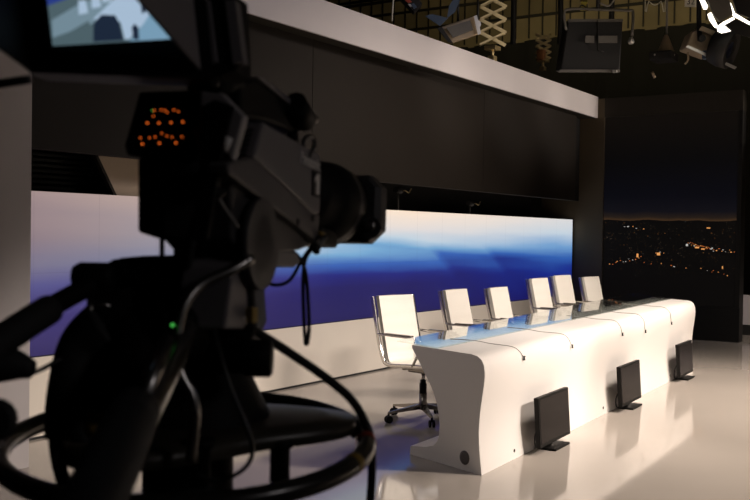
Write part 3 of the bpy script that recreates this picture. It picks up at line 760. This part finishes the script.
# ------------------------------------------------------------------ camera pedestal
RC = Vector((1.217, 1.148, 1.149)); PB = Vector((RC.x, RC.y, 0))
pd = thing('camera_pedestal', PB, 'black wheeled camera pedestal with a round steering ring', 'pedestal')
away = Vector((fwd.x, fwd.y, 0)).normalized(); rt = Vector((away.y, -away.x, 0)); nrm = (Vector((0, 0, 1)) - away*.085).normalized()
aw2 = rt.cross(nrm)*-1
if aw2.dot(away) < 0: aw2 = -aw2
def ringpt(a, r_, h=0.): return RC + rt*(r_*math.cos(a)) + aw2*(r_*math.sin(a)) + nrm*h
MB().m('ring_paint').tube([ringpt(2*PI*k/72, .297) for k in range(72)], .0165, 12, 0, True).build('steering_ring', pd, world=True)
mb = MB().m('dish')
def lobe(k, n=72, g=1., h=0.):
    a = 2*PI*k/n; r_ = (.185 + .098*(.5+.5*math.cos(3*(a-.22)))**1.2)*g
    return RC + rt*(r_*math.cos(a)) + away*(r_*math.sin(a)) + Vector((0, 0, .036+h))
mb.loft([[lobe(k, g=.3, h=.012) for k in range(72)], [lobe(k, g=.8, h=.008) for k in range(72)], [lobe(k) for k in range(72)], [lobe(k, g=1.0, h=-.022) for k in range(72)], [lobe(k, g=.3, h=-.024) for k in range(72)]], smooth=True)
mb.build('ring_dish', pd, world=True)
for a0 in (.22, .22+2*PI/3, .22+4*PI/3):
    MB().m('cam_black').tube([RC+rt*(.272*math.cos(a0))+away*(.272*math.sin(a0))+Vector((0, 0, .03)), ringpt(a0, .29)], .014, 10).build('bracket', pd, world=True)
a = at(366, 421, 1.66); ang = min(range(720), key=lambda k: (ringpt(k*PI/360, .297)-a).length)*PI/360
lab(MB().m('red_tape').tube([ringpt(ang+k*.02, .297) for k in range(-2, 3)], .0175, 12).build('tape', pd, world=True), 'red tape wrapped round the steering ring')
ang -= .42
lab(MB().m('yellow_tape').tube([ringpt(ang+k*.02, .297) for k in range(-1, 3)], .0172, 12).build('tape', pd, world=True), 'worn yellow tape on the steering ring')
for px, d_ in ((280, 1.56), (200, 1.45)):
    q = at(px, 449, d_); MB().m('cam_black').lathe([(.016, -.055), (.016, 0), (.022, .004), (.022, .015)], q, None, 14).build('lock_knob', pd, world=True)
mb = MB().m('cam_black').lathe([(.10, .25), (.10, .62), (.082, .63), (.082, 1.05), (.075, 1.06), (.075, 1.24)], PB, None, 28); mb.build('column', pd, world=True)
mb = MB().m('cam_black'); tri = [Vector((math.cos(a), math.sin(a), 0)) for a in (R(32), R(152), R(272))]; hexa = []
for t_ in tri:
    tn = Vector((-t_.y, t_.x, 0)); hexa += [t_*.46-tn*.12, t_*.46+tn*.12]
mb.loft([[PB+p+Vector((0, 0, .06)) for p in hexa], [PB+p+Vector((0, 0, .2)) for p in hexa], [PB+p*.35+Vector((0, 0, .30)) for p in hexa]], smooth=False); mb.build('skirt', pd, world=True, bevel=.01)
for t_ in tri:
    tn = Vector((-t_.y, t_.x, 0)); mb = MB().m('rubber')
    for s_ in (-1, 1): mb.lathe([(.05, -.015), (.06, -.01), (.06, .01), (.05, .015)], PB+t_*.38+tn*.04*s_+Vector((0, 0, .06)), zto(tn), 18)
    mb.build('wheel', pd, world=True)
# pan head
mb = MB().m('cam_black')
pw = [(112, 258), (196, 256), (252, 270), (256, 330), (236, 372), (120, 372), (104, 330), (100, 280)]
f_ = [at(px, py, 1.50) for px, py in pw]; b_ = [at(px, py, 1.50)+away*.16 for px, py in pw]
mb.loft([f_, b_], smooth=False); mb.build('pan_head', pd, world=True, bevel=.012)
mb = MB().m('cam_black').lathe([(.14, 0), (.135, .05), (.09, .14), (.09, .22)], RC+Vector((0, 0, .0)), None, 24)
mb.build('head_mount', pd, world=True)
def tubew(name, pts, r_, m_, sp=5, par=pd, seg=12): return MB().m(m_).tube([at(*p) for p in pts], r_, seg, sp).build(name, par, world=True)
# left pan bar with its grip
b1 = tubew('pan_bar', ((118, 268, 1.5), (95, 283, 1.45), (60, 302, 1.38), (20, 328, 1.30), (-30, 362, 1.22)), .015, 'cam_black')
MB().m('rubber').tube([at(50, 309, 1.36), at(20, 328, 1.30), at(-30, 362, 1.22)], .021, 12, 3).build('grip', b1, world=True)
MB().m('cam_black').lathe([(.016, -.03), (.022, -.02), (.022, .02), (.016, .03)], at(94, 277, 1.45), zto(rt), 18).build('clamp_knob', b1, world=True)
# near pan bar coming towards the lens
b2 = tubew('pan_bar', ((192, 318, 1.46), (168, 372, 1.32), (140, 430, 1.16), (96, 520, .98)), .0165, 'brushed', 4)
MB().m('rubber').tube([at(134, 412, 1.2), at(112, 462, 1.06), at(74, 540, .9)], .032, 16, 3).build('grip', b2, world=True)
MB().m('cam_black').tube([at(196, 330, 1.47), at(150, 330, 1.42)], .042, 18).tube([at(128, 330, 1.44), at(150, 400, 1.36)], .034, 16).build('clamp_block', b2, world=True)
tubew('clamp_rod', ((166, 340, 1.33), (143, 398, 1.22)), .012, 'brushed', 0)
q = at(104, 392, 1.46); MB().m('cam_black').lathe([(.03, -.05), (.05, -.045), (.05, .045), (.03, .05)], q, zto(away), 22).build('balance_drum', pd, world=True)
q = at(98, 345, 1.47); MB().m('cam_black').lathe([(.02, -.04), (.034, -.035), (.034, .035), (.02, .04)], q, zto(away), 22).build('balance_drum', pd, world=True)
# small control box on the left of the head, with a bright rim
mb = MB().m('cam_black'); pl = [at(px, py, 1.42) for px, py in ((86, 292), (122, 290), (122, 345), (86, 345))]
mb.loft([pl, [p+away*.06 for p in pl]], smooth=False); cb = mb.build('control_box', pd, world=True, bevel=.003)
MB().m('brushed').tube([at(91, 299, 1.41), at(92, 326, 1.41)], .002, 6).tube([at(91, 302, 1.41), at(110, 306, 1.41)], .002, 6).build('bright_rim', cb, world=True)
MB().m('led_green').lathe([(.003, 0), (.002, .002)], at(172.5, 325, 1.37), zto(-away), 8).build('power_lamp', pd, world=True)
# arms, hoses and cables hanging about the head
tubew('hose', ((66, 400, 1.43), (56, 430, 1.43), (58, 460, 1.42), (66, 490, 1.41), (74, 520, 1.4)), .0105, 'rubber')
mb = MB().m('rubber').tube([at(110, 325, 1.44), at(86, 344, 1.44), at(72, 372, 1.43), at(62, 404, 1.43), at(56, 440, 1.42)], [.045, .017], 16, 6).build('arm_cover', pd, world=True)
tubew('curved_tube', ((252, 258, 1.46), (232, 270, 1.44), (202, 284, 1.42), (184, 306, 1.40), (177, 340, 1.39), (180, 372, 1.38), (192, 396, 1.38), (195, 420, 1.38), (190, 462, 1.38)), .008, 'brushed', 5)
q = at(195, 413, 1.36); MB().m('brushed').lathe([(.006, 0), (.006, .01)], q, zto(-away), 10).build('tube_clip', pd, world=True)
thick = ((222, 302, 1.47), (236, 315, 1.50), (256, 331, 1.53), (290, 353, 1.58), (325, 377, 1.63), (350, 398, 1.66), (364, 420, 1.68), (371, 440, 1.68), (372, 470, 1.68), (369, 520, 1.68))
cbk = tubew('thick_cable', thick, .0075, 'cable_black', 6)
MB().m('brushed').tube([at(226, 306, 1.465), at(244, 322, 1.50)], .0085, 10).build('cable_sleeve', cbk, world=True)
tubew('thin_cable', ((214, 330, 1.40), (222, 360, 1.38), (232, 392, 1.37), (248, 430, 1.36), (252, 455, 1.36), (240, 472, 1.36), (215, 481, 1.36), (196, 474, 1.36)), .0032, 'cable_black', 6)
tubew('left_cable', ((62, 358, 1.40), (40, 370, 1.38), (18, 377, 1.36), (-6, 379, 1.34), (-40, 376, 1.30)), .0035, 'cable_black', 5)
mb = MB().m('rubber').tube([at(-8, 362, 1.33), at(16, 365, 1.33), at(33, 370, 1.33)], [.03, .022, .012], 12, 4); mb.build('zoom_grip', pd, world=True)
MB().m('rubber').lathe([(.02, -.01), (.026, 0), (.02, .012)], at(-3, 419, 1.2), zto(-away), 16).build('end_knob', pd, world=True)
# focus knob to the right of the head
q = at(250, 358, 1.50)
MB().m('cam_black').lathe([(.024, -.07), (.024, -.01), (.029, -.005), (.029, .03), (.024, .034)], q, zto(rt), 20).build('drag_knob', pd, world=True)
lab(MB().m('yellow_tape').box(at(252, 315, 1.49), (.012, .012, .022)).build('tag', pd, world=True), 'small yellow tag')
q = at(88, 424, 1.4); MB().m('yellow_tape').lathe([(.018, 0), (.014, .02)], q, zto(rt), 14).m('rubber').lathe([(.026, .0), (.026, -.02)], q, zto(rt), 14).build('brake_knob', pd, world=True)

# ------------------------------------------------------------------ studio lighting grid
grp = 'studio lights on the grid'
def pantograph(name_label, px, py0, py1, Y_d, wpx, n):
    top, bot = at(px, py0, Y_d), at(px, py1, Y_d)
    w = wpx/FPX*Y_d
    t = thing('pantograph_hanger', bot, name_label, 'hanger', group='pantograph hangers')
    H = top.z-bot.z; step = H/n
    for i in range(n):
        for s_ in (-1, 1):
            for off in (-.5, .5):
                a = Vector((0, 0, step*i+.06)) + rt*(w/2*s_) + away*(.045*off*s_*2); b = Vector((0, 0, step*(i+1)+.06)) + rt*(-w/2*s_) + away*(.045*off*s_*2)
                dr = (b-a); 
                MB().m('brass').box((a+b)/2, (dr.length, .008, .022), Matrix((dr.normalized(), away, dr.normalized().cross(away))).transposed()).build('scissor_bar', t)
    MB().m('brass').box((0, 0, .02), (.16, .16, .05), None, .01).tube([(0, 0, .03), (0, 0, -.10)], .02, 10).box((0, 0, -.11), (.1, .09, .07), None, .015).build('spigot', t)
    return t
pantograph('brass coloured pantograph hanger stretched long above the pale beam', 492.5, -14, 50, 12.5, 26, 5)
t = pantograph('short folded pantograph hanger in shadow beyond the pale beam', 543, 38, 62, 16., 15, 4)
lab(MB().m('orange_part').box((-.07, 0, .10), (.11, .12, .17), None, .02).build('winch', t), 'orange brown winch body')

def rod(t, a, b, r_=.012, m_='lamp_grey', name='yoke'): return MB().m(m_).tube([a, b], r_, 8).build(name, t, world=True)
# soft light with flags, top left of the grid
D = 11.5
c = at(443, 28, D)
t = thing('flood_light', c, 'grey flood light with open blue tinted metal flags above the pale beam', 'light', group=grp)
f_ = [at(px, py, D) for px, py in ((441, 27), (474, 16), (479, 34), (452, 43))]; 
MB().m('foil').loft([f_, [p+away*.22+Vector((0, 0, .03)) for p in f_]], smooth=False).build('housing', t, world=True, bevel=.01)
f2 = [at(px, py, D-.03) for px, py in ((446, 28), (470, 20.5), (473, 30), (453, 38))]
MB().m('lamp_grey').loft([f2, [p-away*.02 for p in f2]], smooth=False).build('grille', t, world=True)
for m_, pts in (('lamp_blue', ((425, 16), (440, 26), (448, 18), (432, 14))), ('lamp_blue', ((447, 18), (449, 6), (455, -3), (461, -2), (455, 12))), ('door_metal', ((474, 16), (477, 15), (481, 33), (478, 35))), ('lamp_dark', ((437, 28), (442, 27), (453, 43), (448, 42)))):
    f_ = [at(px, py, D-.1) for px, py in pts]; MB().m(m_).loft([f_, [p+away*.012 for p in f_]], smooth=False).build('barn_door', t, world=True)
rod(t, at(458, 24, D+.1), at(458, -12, D+.1), .014, 'lamp_dark')
# dark unit with red and blue marks
c = at(407, 5, 10.8)
t = thing('ballast_box', c, 'dark ballast box with a red and a blue patch hanging at the top edge', 'box')
f_ = [at(px, py, 10.8) for px, py in ((400, -4), (412, -8), (422, 3), (414, 11))]
MB().m('lamp_dark').loft([f_, [p+away*.2 for p in f_]], smooth=False).build('case', t, world=True)
for m_, pts in (('red_tape', ((405, 0), (409, -1), (412, 2), (408, 3))), ('lamp_blue', ((411, 4), (414, 3), (417, 7), (414, 9))), ('door_metal', ((408, 4), (410, 4), (412, 6), (410, 7)))):
    f_ = [at(px, py, 10.78) for px, py in pts]; MB().m(m_).loft([f_, [p+away*.01 for p in f_]], smooth=False).build('patch', t, world=True)
rod(t, at(408, -2, 10.9), at(408, -20, 10.9), .012, 'lamp_dark', 'hanger')
t = thing('hanging_rod', at(392, 20, 10.5), 'thin pale rod hanging beside the dark ballast box', 'rod')
rod(t, at(393.5, -8, 10.5), at(392, 21, 10.5), .008, 'sign_white', 'rod')
t = thing('work_lamp', at(477, 22, 12), 'tiny pale lamp between the flood light and the long pantograph', 'lamp', group=grp)
MB().m('lamp_glow').lathe([(.012, 0), (.006, .02)], at(477, 23, 12), zto(-away), 10).build('bulb', t, world=True)
MB().m('door_metal').lathe([(.05, 0), (.035, .06), (.02, .09)], at(477, 24, 12.03), zto(away), 14).build('reflector', t, world=True)
rod(t, at(478, 22, 12.1), at(478, -12, 12.1), .012, 'lamp_dark', 'stem')
# big square soft light
D = 13.2; c = at(592, 40, D)
t = thing('softlight', c, 'large black square softlight on a bent arm high over the desk', 'light', group=grp)
fr = [at(px, py, D) for px, py in ((568, 20), (623, 20), (620, 71), (560, 71))]
MB().m('lamp_dark').loft([fr, [p+away*.35+Vector((0, 0, .05)) for p in fr]], smooth=False).build('housing', t, world=True, bevel=.02)
mb = MB().m('lamp_grey')
for (x0, x1) in ((585, 594), (598, 617)):
    f_ = [at(px, py, D-.02) for px, py in ((x0, 36), (x1, 36), (x1, 43), (x0, 43))]; mb.loft([f_, [p-away*.02 for p in f_]], smooth=False)
lab(mb.build('tube_lamp', t, world=True), 'pale unlit tubes')
f_ = [at(px, py, D-.03) for px, py in ((560, 69.5), (620, 69.5), (620, 72), (559, 72))]; MB().m('lamp_grey').loft([f_, [p+away*.04 for p in f_]], smooth=False).build('lower_rim', t, world=True)
f_ = [at(px, py, D-.03) for px, py in ((568, 19), (623, 19), (623, 21.5), (568, 21.5))]; MB().m('lamp_grey').loft([f_, [p+away*.04 for p in f_]], smooth=False).build('upper_rim', t, world=True)
MB().m('door_metal').box(at(615, 71.5, D-.05), (.05, .05, .03)).build('catch', t, world=True)
MB().m('lamp_grey').tube([at(566, 30, D), at(564, 14, D), at(570, 9, D), at(600, 9.5, D), at(628, 10.5, D), at(633, 13, D), at(632, 36, D)], .02, 8, 4).build('yoke', t, world=True)
MB().m('door_metal').lathe([(.03, 0), (.045, .03), (.02, .09)], at(631, 44, D), None, 12).build('yoke_knob', t, world=True)
pa = at(598, 9, D); MB().m('lamp_dark').tube([pa, Vector((pa.x, pa.y, 8.))], .03, 8).tube([at(597.5, 20, D-.05), at(598, 50, D-.05), at(604, 52, D-.05)], .008, 6).build('spigot', t, world=True)
MB().m('cable_grey').tube([at(600, 3, D-.1), at(608, 6, D-.1), at(614, 0, D-.1), at(618, -8, D-.1)], .012, 6, 4).build('cable', t, world=True)
# signs on the grid
def plate(txt, px, py, D, w, h, m_, label, rz=0.):
    c = at(px, py, D); t = thing('grid_sign', c, label, 'sign', group='number signs on the grid')
    rm = Matrix((rt, away, Vector((0, 0, 1)))).transposed()
    MB().m(m_).box((0, 0, 0), (w, .012, h), rm).build('plate', t)
    mx = (Matrix((rt, Vector((0, 0, 1)), -away)).transposed()).to_4x4(); mx = Matrix.Translation(-away*.008) @ mx @ Matrix.Rotation(rz, 4, 'Z')
    text_mesh('number', txt, h*.85, 'ink', mx, t)
    MB().m('lamp_dark').tube([Vector((0, .0, h/2)), Vector((0, 0, h/2+.5))], .008, 6).build('hanger', t)
plate('21', 584, 4, 13.6, .09, .19, 'sign_yellow', 'yellow sign with the number 21 above the square softlight', PI/2)
plate('32', 690.5, 2, 13., .15, .13, 'sign_white', 'white sign with the number 32 left of the glaring lamp flags')
# small lamp on a rod (cone)
D = 13.5
t = thing('pole_lamp', at(667, 45, D), 'small brown cone shaped lamp hanging on a thin pole', 'light', group=grp)
pa = at(666.5, 38, D); rod(t, Vector((pa.x, pa.y, 8.)), pa, .014, 'lamp_grey', 'pole')
MB().m('foil').lathe([(.02, .14), (.04, .10), (.10, -.06), (.13, -.14), (.12, -.15)], at(666, 45, D), None, 16).m('lamp_dark').box(at(664, 57, D), (.36, .3, .12), None, .02).build('housing', t, world=True)
for px in (655, 673.5):
    MB().m('door_metal').lathe([(.015, 0), (.02, .02), (.006, .04)], at(px, 56, D-.1), None, 10).build('knob', t, world=True)
MB().m('foil').tube([at(652, 72, D), at(655, 78, D)], .02, 8).build('tail', t, world=True)
# fresnel with barn doors and its neighbour
D = 12.0
t = thing('fresnel_lamp', at(720, 45, D), 'big drum shaped fresnel lamp with silver housing at the upper right', 'light', group=grp)
f_ = [at(px, py, D) for px, py in ((700, 26), (718, 36), (710, 56), (686, 47), (692, 32))]
MB().m('foil').loft([f_, [p+away*.3 for p in f_]], smooth=False).build('housing', t, world=True, bevel=.02)
axd = (rt*.75 - Vector((0, 0, .35)) - away*.55).normalized()
MB().m('lamp_dark').lathe([(.20, -.1), (.225, 0), (.225, .12), (.20, .13), (.18, .10)], at(722, 48, D-.2), zto(axd), 28).m('glass_lens').lathe([(.2, .08), (.1, .1), (.01, .105)], at(722, 48, D-.2), zto(axd), 28).build('lens_drum', t, world=True)
f_ = [at(px, py, D-.2) for px, py in ((686, 47), (688, 45), (737, 67), (735, 69))]; MB().m('door_metal').loft([f_, [p+away*.02 for p in f_]], smooth=False).build('lower_rail', t, world=True)
f_ = [at(px, py, D-.15) for px, py in ((702, 26), (720, 33), (718, 37), (699, 30))]; MB().m('foil').loft([f_, [p+away*.02 for p in f_]], smooth=False).build('upper_rail', t, world=True)
MB().m('lamp_dark').tube([at(699, -10, D), at(699, 24, D), at(700, 40, D-.1)], .03, 8, 3).lathe([(.04, 0), (.04, .06)], at(701, 39, D-.14), zto(-away), 12).build('yoke', t, world=True)
MB().m('lamp_blue').box(at(706, 55, D-.1), (.08, .08, .1), None, .01).build('gel_clip', t, world=True)
MB().m('foil').tube([at(688, 52, D), at(688, 60, D), at(685, 64, D)], .012, 8, 3).build('hook', t, world=True)
D = 11.2
t = thing('flagged_lamp', at(727, 12, D), 'lamp at the upper right corner glaring white round the edges of its dark flags', 'light', group=grp)
gl_ = MB().m('lamp_glow')
for pts in (((699, -3), (703, -3), (708, 6), (707, 9), (704, 9), (702, 4)), ((708, 14), (711, 12), (717, 24), (718, 28), (715, 27), (710, 20)), ((718, 26), (723, 22), (733, 17), (735, 19), (728, 23), (724, 25), (731, 31), (722, 33), (718, 31)),
            ((729, 2), (731, 3), (735, 13), (750, 22), (765, 31), (765, 33), (750, 24.5), (734, 16), (732, 13))):
    f_ = [at(px, py, D) for px, py in pts]; gl_.loft([f_, [p+away*.02 for p in f_]], smooth=False)
lab(gl_.build('lit_gap', t, world=True), 'glaring white light between the flags')
for m_, pts in (('lamp_grey', ((705, -6), (728, -6), (733, 14), (720, 22), (714, 16))), ('lamp_dark', ((731, -6), (770, -6), (770, 26), (737, 13))), ('lamp_dark', ((725, 25), (736, 19), (770, 38), (770, 44), (738, 34)))):
    f_ = [at(px, py, D-.06) for px, py in pts]; MB().m(m_).loft([f_, [p+away*.01 for p in f_]], smooth=False).build('barn_door', t, world=True)
pa = at(740, 10, D+.1); rod(t, pa, Vector((pa.x, pa.y, 8.)), .03, 'lamp_dark')
# hanging loop and pipes
t = thing('cable_loop', at(655, -4, 13), 'pale cable hanging in a shallow loop at the top of the frame', 'cable')
pa, pb = at(645, -8, 13), at(666, -8, 13); MB().m('sign_white').tube([Vector((pa.x, pa.y, 8.)), pa, at(649, 1, 13), at(655, 5, 13), at(661, 1, 13), pb, Vector((pb.x, pb.y, 8.))], .007, 8, 4).build('cable', t, world=True)
for px, lb in ((560, 'dark vertical pipe left of the square softlight'), (513, 'dark vertical pipe just right of the long pantograph'), (611, 'dark vertical pipe behind the square softlight')):
    t = thing('grid_pipe', at(px, 10, 15.5), lb, 'pipe', group='grid pipes')
    a = at(px, 44, 15.5); b = Vector((a.x, a.y, 8.0)); rod(t, a, b, .045, 'lamp_dark', 'pipe')
for k, z in enumerate((6.1, 6.45)):
    y0_ = 14
    o = MB().m('lamp_dark').tube([(17.6, -2, z), (17.6, 14, z)], .03, 8).build('grid_rail', loc=(17.6, 6, z)); tag(o, ['lower dark rail running along the upper far wall', 'upper dark rail running along the upper far wall'][k], 'rail', 'grid rails')

# ------------------------------------------------------------------ light
def spot(name, loc, target, power, size=R(60), blend=.6, rad=.35, col=(1, .865, .755)):
    l = bpy.data.lights.new(name, 'SPOT'); l.energy = power; l.spot_size = size; l.spot_blend = blend; l.shadow_soft_size = rad; l.color = col
    o = bpy.data.objects.new(name, l); COL.objects.link(o); o.location = loc
    o.rotation_euler = (Vector(target)-Vector(loc)).to_track_quat('-Z', 'Y').to_euler(); return o
def area(name, loc, target, power, sx, sy, col=(1, .84, .68), spread=PI):
    l = bpy.data.lights.new(name, 'AREA'); l.energy = power; l.shape = 'RECTANGLE'; l.size = sx; l.size_y = sy; l.color = col; l.spread = spread
    o = bpy.data.objects.new(name, l); COL.objects.link(o); o.location = loc
    o.rotation_euler = (Vector(target)-Vector(loc)).to_track_quat('-Z', 'Y').to_euler(); return o
for k, (sx, tx, pw) in enumerate(((8.4, 5.9, 2300), (10.4, 7.7, 600), (11.9, 9.3, 600), (13.3, 10.9, 900))):
    spot('key_light', (sx, -3.4, 4.6), (tx, 3.1, .35), pw, R(29), .55, .3)
spot('low_front_light', (12.2, -7.4, 1.5), (8.3, 3.2, .45), 300, R(40), .8, .4)
spot('chair_light', (9.6, 0.6, 5.2), (9.2, 4.3, .6), 950, R(80), .7, .4)
for bx_, bp_ in ((14.3, 430), (12.7, 400), (11.0, 330)): spot('beam_light', (bx_+.5, 1.2, 3.0), (bx_-.2, 5.5, 3.45), bp_, R(32), .9, .3)
spot('far_corner_light', (13.2, -2.5, 4.5), (16.0, 2.6, .3), 1100, R(28), .8, .3)
area('floor_light', (10, -1.5, 7.3), (10, -1.0, 0), 480, 5, 3, (1, .85, .72), R(80))
area('grid_glow', (16.2, 6.0, 5.9), (19.0, 6.2, 6.6), 40, 8, .5, (1, .80, .42))
spot('camera_side_fill', (1.6, -3.6, 3.4), (1.3, .95, 1.6), 52, R(26), .8, .5, (1, .92, .92))
spot('left_fill', (-.5, 4.2, 6.6), (5.6, 3.2, .4), 210, R(24), .8, .5, (1, .93, .88))
spot('beam_fill', (6.5, 0.0, 5.0), (8.0, 5.5, 3.6), 190, R(90), .9, .6, (.95, .9, 1))
spot('grid_spill', (9.5, 3.0, 4.6), (12.0, 4.6, 6.2), 24, R(100), .8, .2, (1, .85, .6))
w = bpy.data.worlds.new('world'); S.world = w; w.use_nodes = True
w.node_tree.nodes['Background'].inputs[0].default_value = (.02, .019, .018, 1); w.node_tree.nodes['Background'].inputs[1].default_value = .3
S.view_settings.view_transform = 'Standard'; S.view_settings.look = 'None'; S.view_settings.gamma = 1; S.view_settings.exposure = 0; S.view_settings.use_curve_mapping = False
S.cycles.use_denoising = True
